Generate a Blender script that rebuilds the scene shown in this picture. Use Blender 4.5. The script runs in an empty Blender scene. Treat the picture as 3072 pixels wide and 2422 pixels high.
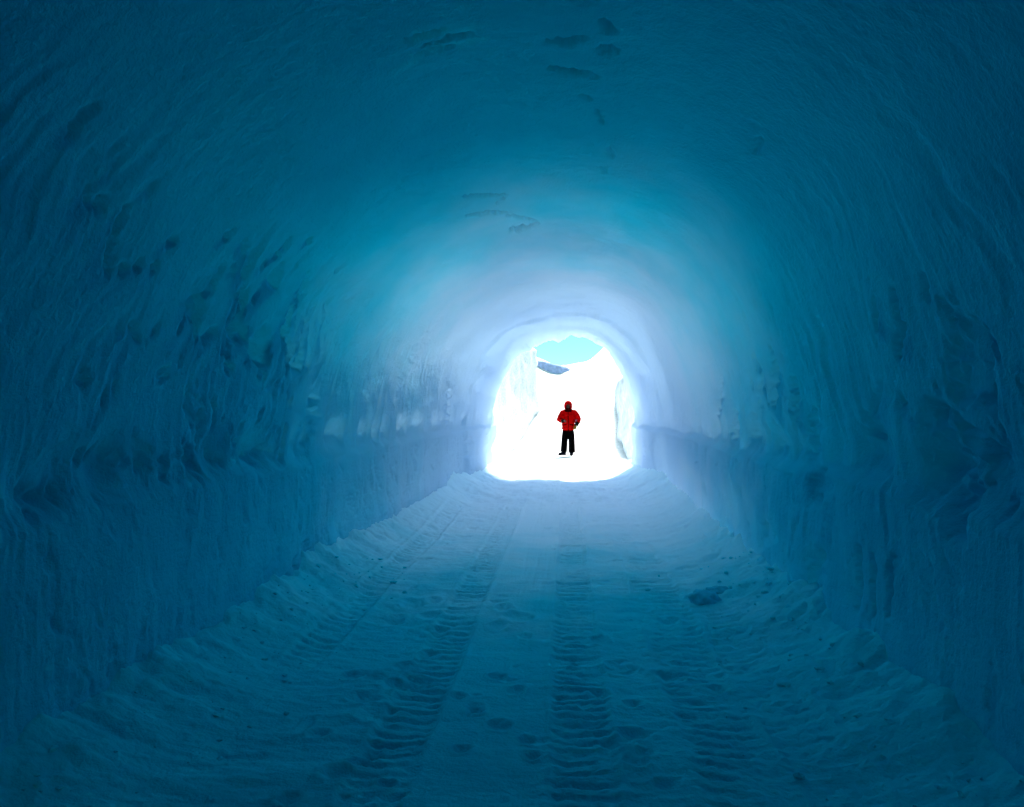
import bpy, bmesh, math, random
import numpy as np
from mathutils import Vector, Matrix

R = math.radians
random.seed(7)
scene = bpy.context.scene
col = scene.collection

# ------------------------------------------------------------------ camera
CAM_H = 1.65
cam_data = bpy.data.cameras.new("camera")
cam_data.lens = 26.0
cam_data.sensor_width = 36.0
cam_data.clip_start = 0.05
cam_data.clip_end = 3000.0
cam = bpy.data.objects.new("camera", cam_data)
col.objects.link(cam)
cam.location = (0.0, 0.0, CAM_H)
cam.rotation_euler = (R(90.0), 0.0, R(4.1))
scene.camera = cam

# ------------------------------------------------------------------ sky, sun, exposure
SUN_EL, SUN_AZ = 57.0, 12.0            # high sun ahead of the camera, to the right
world = bpy.data.worlds.new("World")
scene.world = world
world.use_nodes = True
wn, wl = world.node_tree.nodes, world.node_tree.links
wn.clear()
w_out = wn.new("ShaderNodeOutputWorld")
w_bg = wn.new("ShaderNodeBackground")
w_sky = wn.new("ShaderNodeTexSky")
w_sky.sky_type = 'NISHITA'
w_sky.sun_disc = False
w_sky.sun_elevation = R(SUN_EL)
w_sky.sun_rotation = R(SUN_AZ)
w_sky.altitude = 1200.0
w_sky.air_density = 1.0
w_sky.dust_density = 0.3
w_sky.ozone_density = 2.0
w_tint = wn.new("ShaderNodeMix")
w_tint.data_type = 'RGBA'
w_tint.blend_type = 'MULTIPLY'
w_tint.inputs[0].default_value = 1.0
w_tint.inputs[7].default_value = (0.33, 0.92, 0.52, 1.0)
wl.new(w_sky.outputs[0], w_tint.inputs[6])
wl.new(w_tint.outputs[2], w_bg.inputs[0])
w_bg.inputs[1].default_value = 0.05
wl.new(w_bg.outputs[0], w_out.inputs[0])

sun_data = bpy.data.lights.new("sun", 'SUN')
sun_data.energy = 2.7
sun_data.angle = R(10.0)                # thin haze softens the sun
sun_data.color = (1.0, 0.96, 0.9)
sun = bpy.data.objects.new("sun", sun_data)
col.objects.link(sun)
sun_dir = Vector((math.sin(R(SUN_AZ)) * math.cos(R(SUN_EL)), math.cos(R(SUN_AZ)) * math.cos(R(SUN_EL)), math.sin(R(SUN_EL))))
sun.rotation_euler = sun_dir.to_track_quat('Z', 'Y').to_euler()

vs = scene.view_settings
vs.view_transform = 'Standard'
vs.look = 'None'
vs.gamma = 1.0
vs.use_curve_mapping = False
vs.exposure = 2.3
cy = scene.cycles
cy.max_bounces = 8
cy.diffuse_bounces = 7
cy.glossy_bounces = 3
cy.transmission_bounces = 4
cy.sample_clamp_indirect = 0.0
cy.use_denoising = True
cy.use_adaptive_sampling = True
cy.adaptive_threshold = 0.06
cy.adaptive_min_samples = 16
cy.caustics_reflective = False
cy.caustics_refractive = False

# ------------------------------------------------------------------ noise
_rng = np.random.RandomState(11)
_perm = np.concatenate([_rng.permutation(512)] * 2)
_ang = _rng.rand(512) * 2 * np.pi
_gx, _gy = np.cos(_ang), np.sin(_ang)
_g3 = _rng.normal(size=(512, 3))
_g3 /= np.linalg.norm(_g3, axis=1)[:, None]

def noise2(x, y):
    xi = np.floor(x).astype(np.int64); yi = np.floor(y).astype(np.int64)
    xf = x - xi; yf = y - yi
    u = xf ** 3 * (xf * (xf * 6 - 15) + 10); v = yf ** 3 * (yf * (yf * 6 - 15) + 10)
    def g(ix, iy, fx, fy):
        h = _perm[(_perm[ix & 511] + iy) & 511]
        return _gx[h] * fx + _gy[h] * fy
    n00 = g(xi, yi, xf, yf); n10 = g(xi + 1, yi, xf - 1, yf)
    n01 = g(xi, yi + 1, xf, yf - 1); n11 = g(xi + 1, yi + 1, xf - 1, yf - 1)
    a = n00 + u * (n10 - n00); b = n01 + u * (n11 - n01)
    return (a + v * (b - a)) * 1.5

def fbm2(x, y, oct=4, gain=0.5):
    s = 0.0; a = 1.0
    for k in range(oct):
        s = s + a * noise2(x + 17.3 * k, y - 9.1 * k)
        x = x * 2.03; y = y * 2.03; a *= gain
    return s

def noise3(p):
    i = np.floor(p).astype(np.int64); f = p - i
    w = f ** 3 * (f * (f * 6 - 15) + 10)
    r = 0.0
    for dx in (0, 1):
        for dy in (0, 1):
            for dz in (0, 1):
                h = _perm[(_perm[(_perm[(i[:, 0] + dx) & 511] + i[:, 1] + dy) & 511] + i[:, 2] + dz) & 511]
                d = f - np.array([dx, dy, dz])
                dot = (_g3[h] * d).sum(1)
                wt = (w[:, 0] if dx else 1 - w[:, 0]) * (w[:, 1] if dy else 1 - w[:, 1]) * (w[:, 2] if dz else 1 - w[:, 2])
                r = r + dot * wt
    return r * 1.5

def fbm3(p, oct=4):
    s = 0.0; a = 1.0
    for k in range(oct):
        s = s + a * noise3(p + 13.7 * k); p = p * 2.03; a *= 0.5
    return s

def sstep(a, b, x):
    t = np.clip((x - a) / (b - a), 0, 1)
    return t * t * (3 - 2 * t)

# ------------------------------------------------------------------ helpers
def new_mesh(name, verts, faces, mat=None, smooth=True):
    me = bpy.data.meshes.new(name)
    verts = np.asarray(verts, dtype=np.float32); faces = np.asarray(faces, dtype=np.int32)
    n = faces.shape[1]
    me.vertices.add(len(verts)); me.vertices.foreach_set("co", verts.ravel())
    me.loops.add(faces.size); me.loops.foreach_set("vertex_index", faces.ravel())
    me.polygons.add(len(faces))
    me.polygons.foreach_set("loop_start", np.arange(0, faces.size, n, dtype=np.int32))
    me.polygons.foreach_set("use_smooth", np.full(len(faces), smooth))
    me.update(calc_edges=True)
    if mat: me.materials.append(mat)
    return me

def grid_faces(nr, nc, flip=False):
    i = np.arange(nr - 1)[:, None] * nc + np.arange(nc - 1)[None, :]
    q = np.stack([i, i + 1, i + nc + 1, i + nc], -1).reshape(-1, 4)
    return q[:, ::-1] if flip else q

def link(name, me, parent=None):
    o = bpy.data.objects.new(name, me)
    col.objects.link(o)
    if parent: o.parent = parent
    return o

def tag(o, label=None, cat=None, group=None, kind=None):
    if label: o["label"] = label
    if cat: o["category"] = cat
    if group: o["group"] = group
    if kind: o["kind"] = kind
    return o

def mat_base(name):
    m = bpy.data.materials.new(name); m.use_nodes = True
    nt = m.node_tree
    return m, nt, nt.nodes["Principled BSDF"]

def plain(name, color, rough=0.6, spec=0.3, bump=None):
    m, nt, b = mat_base(name)
    n, l = nt.nodes, nt.links
    b.inputs["Roughness"].default_value = rough
    b.inputs["Specular IOR Level"].default_value = spec
    tc = n.new("ShaderNodeTexCoord")
    nz = n.new("ShaderNodeTexNoise"); nz.inputs["Scale"].default_value = bump[0] if bump else 9.0
    nz.inputs["Detail"].default_value = 4.0
    l.new(tc.outputs["Object"], nz.inputs["Vector"])
    ramp = n.new("ShaderNodeValToRGB")
    ramp.color_ramp.elements[0].position = 0.3; ramp.color_ramp.elements[1].position = 0.7
    ramp.color_ramp.elements[0].color = tuple(c * 0.8 for c in color) + (1,)
    ramp.color_ramp.elements[1].color = tuple(min(1, c * 1.15) for c in color) + (1,)
    l.new(nz.outputs["Fac"], ramp.inputs[0]); l.new(ramp.outputs[0], b.inputs["Base Color"])
    if bump:
        bp = n.new("ShaderNodeBump"); bp.inputs["Strength"].default_value = bump[1]; bp.inputs["Distance"].default_value = bump[2]
        l.new(nz.outputs["Fac"], bp.inputs["Height"]); l.new(bp.outputs[0], b.inputs["Normal"])
    return m

# ------------------------------------------------------------------ materials
ICE = (0.012, 0.56, 0.75)
FROST_GLARE = (0.48, 0.61, 0.78)
def ice_material(name, translucent=False):
    """blue glacier ice; attributes on the mesh: frost_glare (crust colour, paled toward the mouth to paint its glare),
    tone (clear / cloudy ice, with shade painted along the crown dents), glow_map (share of sunlight passed, painted in by position to brighten the tunnel)"""
    m, nt, b = mat_base(name)
    n, l = nt.nodes, nt.links
    tc = n.new("ShaderNodeTexCoord")
    def attr(nm):
        a = n.new("ShaderNodeAttribute"); a.attribute_name = nm
        return a.outputs["Fac"]
    ICE = (0.012, 0.59, 0.76) if translucent else (0.014, 0.73, 0.83)
    rp = n.new("ShaderNodeMix"); rp.data_type = 'RGBA'
    rp.inputs[6].default_value = (ICE[0] * 0.8, ICE[1] * 0.93, ICE[2] * 0.95, 1)
    rp.inputs[7].default_value = (ICE[0] * 1.3, ICE[1] * 1.05, ICE[2] * 1.04, 1)
    l.new(attr("tone"), rp.inputs[0])
    mx = n.new("ShaderNodeMix"); mx.data_type = 'RGBA'
    mx.inputs[7].default_value = (FROST_GLARE if translucent else (0.86, 0.90, 0.96)) + (1,)
    l.new(attr("frost_glare"), mx.inputs[0]); l.new(rp.outputs[2], mx.inputs[6])
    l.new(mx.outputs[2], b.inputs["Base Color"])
    b.inputs["Roughness"].default_value = 0.7
    b.inputs["Specular IOR Level"].default_value = 0.0
    g1 = n.new("ShaderNodeTexNoise"); g1.inputs["Scale"].default_value = 42.0; g1.inputs["Detail"].default_value = 2.0
    g1.inputs["Roughness"].default_value = 0.6
    l.new(tc.outputs["Object"], g1.inputs["Vector"])
    bp = n.new("ShaderNodeBump"); bp.inputs["Strength"].default_value = 0.5; bp.inputs["Distance"].default_value = 0.018
    l.new(g1.outputs["Fac"], bp.inputs["Height"]); l.new(bp.outputs[0], b.inputs["Normal"])
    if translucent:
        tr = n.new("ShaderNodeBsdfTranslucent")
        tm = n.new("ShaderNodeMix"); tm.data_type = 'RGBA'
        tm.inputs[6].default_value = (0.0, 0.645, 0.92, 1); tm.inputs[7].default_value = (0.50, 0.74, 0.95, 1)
        l.new(attr("frost_glare"), tm.inputs[0]); l.new(tm.outputs[2], tr.inputs["Color"])
        an = n.new("ShaderNodeAttribute"); an.attribute_name = "glow_normal"   # smooth normal tilted down, so the painted glow ignores the relief
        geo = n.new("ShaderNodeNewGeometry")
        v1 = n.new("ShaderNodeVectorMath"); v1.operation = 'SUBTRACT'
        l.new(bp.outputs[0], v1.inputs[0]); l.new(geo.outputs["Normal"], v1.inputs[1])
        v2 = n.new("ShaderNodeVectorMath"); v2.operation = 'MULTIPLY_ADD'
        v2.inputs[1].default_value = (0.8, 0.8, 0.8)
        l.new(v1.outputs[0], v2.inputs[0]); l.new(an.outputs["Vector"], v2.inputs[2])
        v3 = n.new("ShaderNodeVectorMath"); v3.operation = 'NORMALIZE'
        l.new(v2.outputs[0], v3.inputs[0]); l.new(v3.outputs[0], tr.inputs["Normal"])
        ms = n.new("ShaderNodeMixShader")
        l.new(attr("glow_map"), ms.inputs[0])
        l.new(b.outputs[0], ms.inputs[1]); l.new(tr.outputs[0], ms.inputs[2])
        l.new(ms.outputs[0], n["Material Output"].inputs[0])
    return m

def set_attr(me, name, val):
    a = me.attributes.new(name, 'FLOAT', 'POINT')
    a.data.foreach_set("value", np.ascontiguousarray(val, dtype=np.float32).ravel())

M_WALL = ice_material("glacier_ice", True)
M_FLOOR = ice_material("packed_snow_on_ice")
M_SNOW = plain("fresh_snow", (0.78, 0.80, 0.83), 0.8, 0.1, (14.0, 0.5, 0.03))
M_PALE_SHADE = plain("pale_ice_shade", (0.62, 0.71, 0.80), 0.9, 0.0, (5.0, 0.3, 0.03))  # pale ice of the right bank, with its shade put into the colour
M_RIDGE_SHADE = plain("ridge_shade_blue", (0.26, 0.36, 0.60), 0.9, 0.0, (9.0, 0.7, 0.05))  # shade under the crest, painted as a blue base colour

# ------------------------------------------------------------------ tunnel cross-section
T0, T1 = -5.0, 17.6
NS = 900
C_Z = 0.75
def half_left(t):  return 2.32 - 0.36 * sstep(4.0, 16.0, t) - 0.18 * sstep(13.0, 17.6, t)
def half_right(t): return 1.84 - 0.02 * sstep(6.0, 16.0, t) - 0.15 * sstep(13.0, 17.6, t)
def crown(t):      return 3.52 - 0.14 * sstep(4.0, 14.0, t) - 0.10 * sstep(13.0, 17.6, t)

def profile(t):
    """inner outline of the tunnel at depth t, from the left foot over the crown to the right foot"""
    aL, aR, H = float(half_left(t)), float(half_right(t)), float(crown(t))
    n = 2.4
    zz = np.linspace(-0.25, C_Z, 60)[:-1]
    left = np.stack([-(aL + 0.10 * (1 - zz / C_Z)), zz], 1)
    th = np.linspace(0, math.pi, 400)
    c, s = np.cos(th), np.sin(th)
    ax = np.where(c > 0, aL, aR)
    arch = np.stack([-np.sign(c) * ax * np.abs(c) ** (2 / n), C_Z + (H - C_Z) * np.abs(s) ** (2 / n)], 1)
    right = np.stack([(aR + 0.10 * (1 - zz / C_Z)), zz], 1)[::-1]
    P = np.concatenate([left, arch, right])
    d = np.concatenate([[0], np.cumsum(np.hypot(*np.diff(P, axis=0).T))])
    k = np.argmax(P[:, 1])
    return P, d - d[k]                # s = 0 at the crown, negative on the left

S_L, S_R = -5.05, 4.60

# marks cut by the digger's bucket and melt hollows: (points as (s, t), half width in s/t, depth)
DENTS = [
    ([(-2.26, 3.16), (-2.37, 3.16), (-2.48, 3.18), (-2.56, 3.22)], (0.019, 0.020), 0.070),
    ([(-2.13, 2.98)], (0.018, 0.020), 0.060),
    ([(-2.06, 2.92)], (0.018, 0.012), 0.030),
    ([(-2.13, 3.26)], (0.018, 0.020), 0.040),
    ([(-1.95, 2.70), (-2.02, 2.68), (-2.11, 2.68)], (0.018, 0.020), 0.030),
    ([(-2.24, 2.90), (-2.31, 2.94)], (0.018, 0.020), 0.050),
    ([(-2.26, 3.00), (-2.31, 3.00)], (0.018, 0.040), 0.060),
    ([(-2.30, 3.60), (-2.33, 3.60)], (0.037, 0.040), 0.070),
    ([(-2.13, 4.06), (-2.19, 4.04)], (0.018, 0.040), 0.070),
    ([(-2.15, 4.24), (-2.22, 4.32)], (0.018, 0.040), 0.060),
    ([(-1.99, 4.72), (-2.08, 4.76)], (0.018, 0.040), 0.060),
    ([(-2.10, 4.72), (-2.15, 4.70)], (0.036, 0.040), 0.060),
    ([(-1.92, 4.98), (-1.95, 5.00)], (0.018, 0.040), 0.050),
    ([(-2.22, 4.62)], (0.018, 0.040), 0.050),
    ([(-2.18, 4.84), (-2.26, 4.88), (-2.33, 4.96)], (0.018, 0.040), 0.050),
    ([(-2.33, 4.18), (-2.46, 4.18), (-2.58, 4.10), (-2.64, 4.04), (-2.76, 4.00)], (0.019, 0.020), 0.050),
    ([(-2.50, 3.32), (-2.54, 3.32)], (0.019, 0.040), 0.050),
    ([(-2.46, 3.42), (-2.50, 3.42)], (0.019, 0.020), 0.050),
    ([(-2.44, 3.56), (-2.50, 3.56)], (0.019, 0.020), 0.040),
    ([(-2.41, 4.74), (-2.48, 4.74)], (0.012, 0.020), 0.050),
    ([(-2.80, 3.46)], (0.020, 0.020), 0.050),
    ([(-2.76, 3.54), (-2.84, 3.64)], (0.020, 0.020), 0.060),
    ([(-2.76, 3.76)], (0.020, 0.040), 0.050),
    ([(-2.72, 4.36), (-2.80, 4.32)], (0.040, 0.080), 0.090),
    ([(-2.67, 4.66), (-2.75, 4.72)], (0.040, 0.060), 0.080),
    ([(-2.61, 5.04), (-2.77, 5.14), (-2.98, 5.18)], (0.040, 0.080), 0.130),
    ([(-3.04, 5.42)], (0.064, 0.160), 0.070),
    ([(-2.98, 3.98), (-3.04, 3.96)], (0.021, 0.060), 0.080),
    ([(-3.02, 3.28), (-3.09, 3.30)], (0.022, 0.040), 0.090),
    ([(-3.09, 3.54)], (0.022, 0.040), 0.080),
    ([(-3.13, 3.48)], (0.022, 0.020), 0.070),
    ([(-2.83, 5.76), (-2.87, 5.94)], (0.062, 0.120), 0.120),
    ([(-2.75, 5.90), (-2.83, 5.94)], (0.020, 0.060), 0.070),
    ([(-2.83, 6.10)], (0.020, 0.060), 0.050),
    ([(-3.10, 6.42), (-3.34, 6.44), (-3.51, 6.38)], (0.047, 0.160), 0.130),
    ([(-3.40, 3.42), (-3.47, 3.46)], (0.024, 0.020), 0.080),
    ([(-3.43, 3.54)], (0.024, 0.040), 0.070),
    ([(-3.43, 3.70), (-3.50, 3.78)], (0.025, 0.060), 0.090),
    ([(-3.50, 3.90)], (0.025, 0.060), 0.070),
    ([(-3.49, 5.26), (-3.62, 5.40)], (0.079, 0.160), 0.120),
    ([(-3.50, 4.10)], (0.025, 0.040), 0.060),
    ([(-3.57, 3.10), (-3.62, 3.18)], (0.079, 0.100), 0.120),
    ([(-3.60, 3.28)], (0.026, 0.040), 0.090),
    ([(-4.37, 6.32), (-4.56, 6.44), (-4.64, 6.42)], (0.051, 0.140), 0.120),
    ([(-4.44, 6.04), (-4.58, 6.06)], (0.034, 0.100), 0.080),
    ([(-4.54, 5.82), (-4.73, 5.94)], (0.034, 0.100), 0.080),
    ([(-4.68, 5.58), (-4.75, 5.56)], (0.051, 0.080), 0.090),
    ([(-3.31, 5.02), (-3.52, 4.96)], (0.012, 0.060), 0.060),
    ([(-3.33, 5.82), (-3.64, 5.80)], (0.012, 0.040), 0.060),
    ([(-3.22, 4.44), (-3.47, 4.56)], (0.024, 0.040), 0.050),
    ([(-2.83, 12.30), (-3.44, 12.84)], (0.051, 0.260), 0.070),
    ([(-3.75, 14.36), (-4.04, 14.20)], (0.073, 0.320), 0.080),
    ([(2.32, 3.52), (2.43, 3.50)], (0.019, 0.040), 0.080),
    ([(2.21, 3.94), (2.40, 3.98), (2.53, 4.08)], (0.019, 0.040), 0.090),
    ([(2.19, 3.64), (2.30, 3.66)], (0.019, 0.020), 0.060),
    ([(2.23, 4.18), (2.38, 4.26)], (0.019, 0.020), 0.050),
    ([(1.16, 4.26), (1.18, 4.46)], (0.015, 0.040), 0.040),
    ([(1.09, 4.16)], (0.014, 0.020), 0.030),
    ([(2.86, 4.70), (2.98, 4.70)], (0.046, 0.100), 0.130),
    ([(2.78, 4.18)], (0.043, 0.100), 0.100),
    ([(2.67, 4.40), (2.82, 4.58)], (0.022, 0.060), 0.060),
    ([(2.82, 5.52), (3.14, 5.78)], (0.024, 0.120), 0.090),
    ([(2.80, 3.82), (3.12, 3.84), (3.26, 3.68), (3.34, 3.60)], (0.079, 0.160), 0.170),
    ([(3.24, 5.38), (3.43, 5.40)], (0.060, 0.160), 0.100),
    ([(3.78, 5.36), (4.01, 5.54), (4.17, 5.52)], (0.049, 0.140), 0.120),
    ([(3.79, 6.58), (3.88, 6.62)], (0.082, 0.240), 0.080),
    ([(4.24, 7.52), (4.52, 7.74)], (0.033, 0.140), 0.080),
    ([(2.88, 7.30), (3.09, 7.40)], (0.048, 0.160), 0.080),
    ([(2.84, 7.98), (3.13, 8.22)], (0.024, 0.140), 0.070),
    ([(2.47, 8.48), (2.88, 8.98)], (0.044, 0.140), 0.060),
    ([(2.42, 6.20), (2.78, 6.46)], (0.043, 0.100), 0.080),
    ([(2.57, 5.82), (2.93, 5.88)], (0.022, 0.100), 0.090),
    ([(2.53, 6.76), (2.95, 7.08)], (0.022, 0.080), 0.060),
    ([(3.59, 4.24), (3.91, 4.30)], (0.016, 0.040), 0.060),
    ([(3.63, 4.48), (3.96, 4.52)], (0.033, 0.020), 0.050),
    ([(3.63, 4.70), (3.99, 4.74)], (0.033, 0.060), 0.050),
    ([(2.59, 3.28), (2.78, 3.36)], (0.021, 0.060), 0.070),
    ([(3.58, 15.28), (3.79, 15.34)], (0.051, 0.280), 0.100),
    ([(-0.06, 3.80), (0.04, 3.80), (0.13, 3.76)], (0.012, 0.020), 0.070),
    ([(0.19, 3.88), (0.28, 3.90)], (0.017, 0.040), 0.100),
    ([(-0.06, 4.10), (0.07, 4.14), (0.19, 4.18)], (0.012, 0.040), 0.080),
    ([(0.19, 3.62), (0.26, 3.70)], (0.017, 0.040), 0.060),
    ([(0.11, 4.44), (0.17, 4.50)], (0.019, 0.020), 0.030),
    ([(0.22, 4.66), (0.26, 4.86)], (0.017, 0.020), 0.030),
    ([(0.33, 5.26), (0.36, 5.50)], (0.016, 0.020), 0.030),
    ([(0.29, 5.76), (0.33, 5.86)], (0.016, 0.060), 0.030),
    ([(-0.82, 6.20), (-0.49, 6.46)], (0.020, 0.040), 0.070),
    ([(-0.51, 6.52), (-0.59, 6.62)], (0.012, 0.020), 0.030),
    ([(-0.87, 6.68), (-0.67, 6.82), (-0.51, 7.00)], (0.019, 0.040), 0.070),
    ([(-0.53, 7.66), (-0.39, 7.68)], (0.021, 0.120), 0.100),
    ([(-0.53, 7.10), (-0.28, 7.42)], (0.012, 0.060), 0.070),
    ([(-0.41, 7.76), (-0.26, 7.58)], (0.022, 0.080), 0.060),
    ([(-0.67, 3.66), (-0.44, 3.66)], (0.021, 0.020), 0.040),
    ([(-0.75, 3.56), (-0.56, 3.58)], (0.012, 0.020), 0.040),
    ([(-0.73, 3.72), (-0.54, 3.74)], (0.020, 0.020), 0.030),
]

def tunnel_relief(S, T, Z, X):
    """inward displacement of the ice surface (metres); S arc from crown, T depth, Z height"""
    side = np.where(S < 0, 1.0, 0.0)
    low = 0.055 * fbm2(S * 0.55 + 3, T * 0.33, 2) + 0.010 * fbm2(S * 1.7, T * 1.5 + 7, 3)
    up = sstep(0.9, 1.25, Z) * (1 - sstep(2.3, 3.1, Z))          # fluted upper wall
    dn = 1 - sstep(1.0, 1.2, Z)                                     # smoother bench below
    warp = 0.25 * fbm2(S * 0.8, T * 0.8 + 31, 3)
    near = np.clip(T / 6.0, 0.6, 1.6)
    fl = fbm2((T + warp) * 4.2, S * 0.55 + 9, 3, 0.6)
    flr = -np.abs(fl)
    mask = np.clip(0.55 + 0.9 * fbm2(S * 0.9 + 5, T * 0.6, 2), 0, 1.2)
    flutes = up * mask * (1 - 0.5 * sstep(8.0, 12.0, T)) * (0.012 * fl + 0.020 * flr)
    fine = (0.8 * dn + 1.0 * up) * 0.005 * fbm2((T + warp * 0.4) * 19.0, S * 1.6, 3, 0.6) * np.clip(0.6 + fbm2(S * 1.1, T * 0.9 + 70, 2), 0.15, 1.5)
    lowfl = dn * 0.012 * fbm2((T + warp) * 3.0 + 40, S * 0.45, 3)
    # chipped hollows left by the bucket teeth
    ch = fbm2(S * 2.1 + 11, (T + 0.35 * S + warp) * 3.6, 5, 0.6)
    zone = sstep(1.05, 1.3, Z) * (1 - sstep(2.4, 2.9, Z)) * (1 - (1 - side) * sstep(1.9, 2.3, Z)) * (1 - 0.95 * sstep(6.0, 8.5, T)) * np.clip(0.5 + 1.3 * fbm2(S * 0.7 + 61, T * 0.5 + 4, 2), 0, 1.3)
    flutes = flutes - zone * 0.12 * np.clip(ch - 0.22, 0, 0.6) ** 1.2 - dn * 0.03 * np.clip(ch - 0.3, 0, 0.5)
    flutes = flutes + 0.004 * fbm2(S * 8, T * 9 + 3, 3) * np.clip(0.4 + fbm2(S * 0.8, T * 0.8 + 15, 2), 0, 1.2)
    flutes = flutes + 0.0035 * (1 - sstep(2.3, 2.8, Z)) * np.abs(fbm2(S * 17, T * 24 + 3, 2)) * np.clip(0.3 + 1.2 * fbm2(S * 1.2, T * 1.1 + 25, 2), 0, 1.3)
    # bench: the lower wall stands proud of the upper one
    led = 1.16 + 0.05 * fbm2(T * 0.7, S * 0 + 3.0, 2)
    bench = (0.10 - 0.035 * side) * (1 - sstep(-0.05, 0.06, Z - led)) * (0.65 + 0.5 * noise2(T * 0.45 + 2, side * 9.0))
    cut = -0.085 * (1 - 0.6 * sstep(8.0, 11.0, T)) * np.exp(-((Z - led - 0.16) / 0.14) ** 2) * np.clip(0.5 + 1.4 * fbm2(T * 1.6 + 8, side * 5 + 2, 3), 0, 1.5)
    # crown: soft pillows and scale-like crusts
    cr = sstep(2.5, 3.2, Z)
    crown_r = cr * (0.007 * fbm2(S * 1.6, T * 1.0 + 3, 2) + 0.003 * np.abs(fbm2(S * 6, T * 4, 3)))
    patch = np.clip(1.6 * fbm2(S * 0.9 + 40, T * 0.8 + 3, 2), 0, 1)
    crust = 0.006 * patch * fbm2(S * 9, T * 9, 3) + 0.0016 * fbm2(S * 22, T * 22, 2)
    foot = 1 - sstep(0.1, 0.75, Z)
    rub = foot * (0.03 * np.abs(fbm2(S * 2.0, T * 1.6 + 50, 3)) * (1 - sstep(9, 12, T)) + 0.05)
    d = low + flutes + fine + lowfl + bench + cut + crown_r + crust + rub
    return d

def apply_dents(D, S, T):
    for pts, w, dep in DENTS:
        pts = np.array(pts, float)
        ws, wt = max(w[0] * 0.8, 0.022), max(w[1] * 0.8, 0.028)
        if abs(pts[0, 0]) < 1.0: ws, wt = max(w[0] * 0.9, 0.016), max(w[1] * 0.8, 0.0058 * pts[0, 1])
        if abs(pts[0, 0]) >= 1.0 and pts[0, 1] > 6.3: dep *= 0.4
        if len(pts) == 1: ws, wt, dep = ws * 1.9, wt * 0.75, dep * 0.6
        dep = math.copysign(min(abs(dep), (3.2 if abs(pts[0, 0]) < 1.0 else 1.9) * min(ws, wt)), dep)
        m = max(ws, wt) * 4
        sel = (S > pts[:, 0].min() - ws * 4) & (S < pts[:, 0].max() + ws * 4) & (T > pts[:, 1].min() - wt * 4) & (T < pts[:, 1].max() + wt * 4)
        if not sel.any(): continue
        s, t = S[sel], T[sel]
        jig = (1.1 if abs(pts[0, 0]) < 1.0 else 0.8) * fbm2(s / ws * 0.45 + dep * 90 + pts[0, 1] * 9, t / wt * 0.45, 3)
        best = np.full(s.shape, 1e9)
        seg_i = 0; solo = len(pts) == 1
        if solo: pts = np.concatenate([pts, pts + 1e-4])
        for a, b in zip(pts[:-1], pts[1:]):
            ax, ay = (s - a[0]) / ws, (t - a[1]) / wt
            bx, by = (b[0] - a[0]) / ws, (b[1] - a[1]) / wt
            h = np.clip((ax * bx + ay * by) / (bx * bx + by * by + 1e-9), 0, 1)
            uu = (seg_i + h) / max(len(pts) - 1, 1); seg_i += 1
            tap = 1.0 if solo else 0.4 + 0.6 * np.sin(math.pi * (0.12 + 0.8 * uu)) ** 0.8
            best = np.minimum(best, np.hypot(ax - h * bx, ay - h * by) / tap)
        k = np.clip(best + jig, 0, None)
        D[sel] -= dep * np.exp(-k ** 1.8)
        if abs(pts[0, 0]) < 1.0: DENT_SHADE[sel] = np.maximum(DENT_SHADE[sel], np.exp(-k ** 2) * min(1.0, dep / 0.05))
    return D

def t_rows(step, t_a=1.6, t_b=T1, back=0.2):
    r = list(np.arange(T0, t_a, back)); t = t_a
    while t < t_b:
        r.append(t); t += step * max(t, 2.2)
    r.append(t_b)
    return np.array(r)

rows = t_rows(0.0031)
s_line = np.linspace(S_L, S_R, NS)
PX = np.zeros((len(rows), NS)); PZ = PX.copy(); NX = PX.copy(); NZ = PX.copy()
for i, t in enumerate(rows):
    P, d = profile(t)
    sc_ = np.where(s_line < 0, s_line * (d[0] / S_L), s_line * (d[-1] / S_R))
    x = np.interp(sc_, d, P[:, 0]); z = np.interp(sc_, d, P[:, 1])
    PX[i], PZ[i] = x, z
    tx, tz = np.gradient(x), np.gradient(z)
    ln = np.hypot(tx, tz) + 1e-9
    NX[i], NZ[i] = tz / ln, -tx / ln
SS = np.broadcast_to(s_line, PX.shape); TT = np.broadcast_to(rows[:, None], PX.shape)
D = tunnel_relief(SS, TT, PZ, PX)
DENT_SHADE = np.zeros_like(D)                # shade painted along the crown dents: darker colour, weaker glow
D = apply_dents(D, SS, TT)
# lip of the mouth: a ragged fringe that hangs a little lower on the left of the crown
lipw = sstep(16.4, 17.6, TT) * sstep(2.6, 3.2, PZ)
D += lipw * (0.08 + 0.12 * np.clip(fbm2(SS * 1.3 + 2, TT * 0.0 + 5, 4), -0.4, 1) - 0.10 * sstep(-0.1, 0.9, SS))
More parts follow.
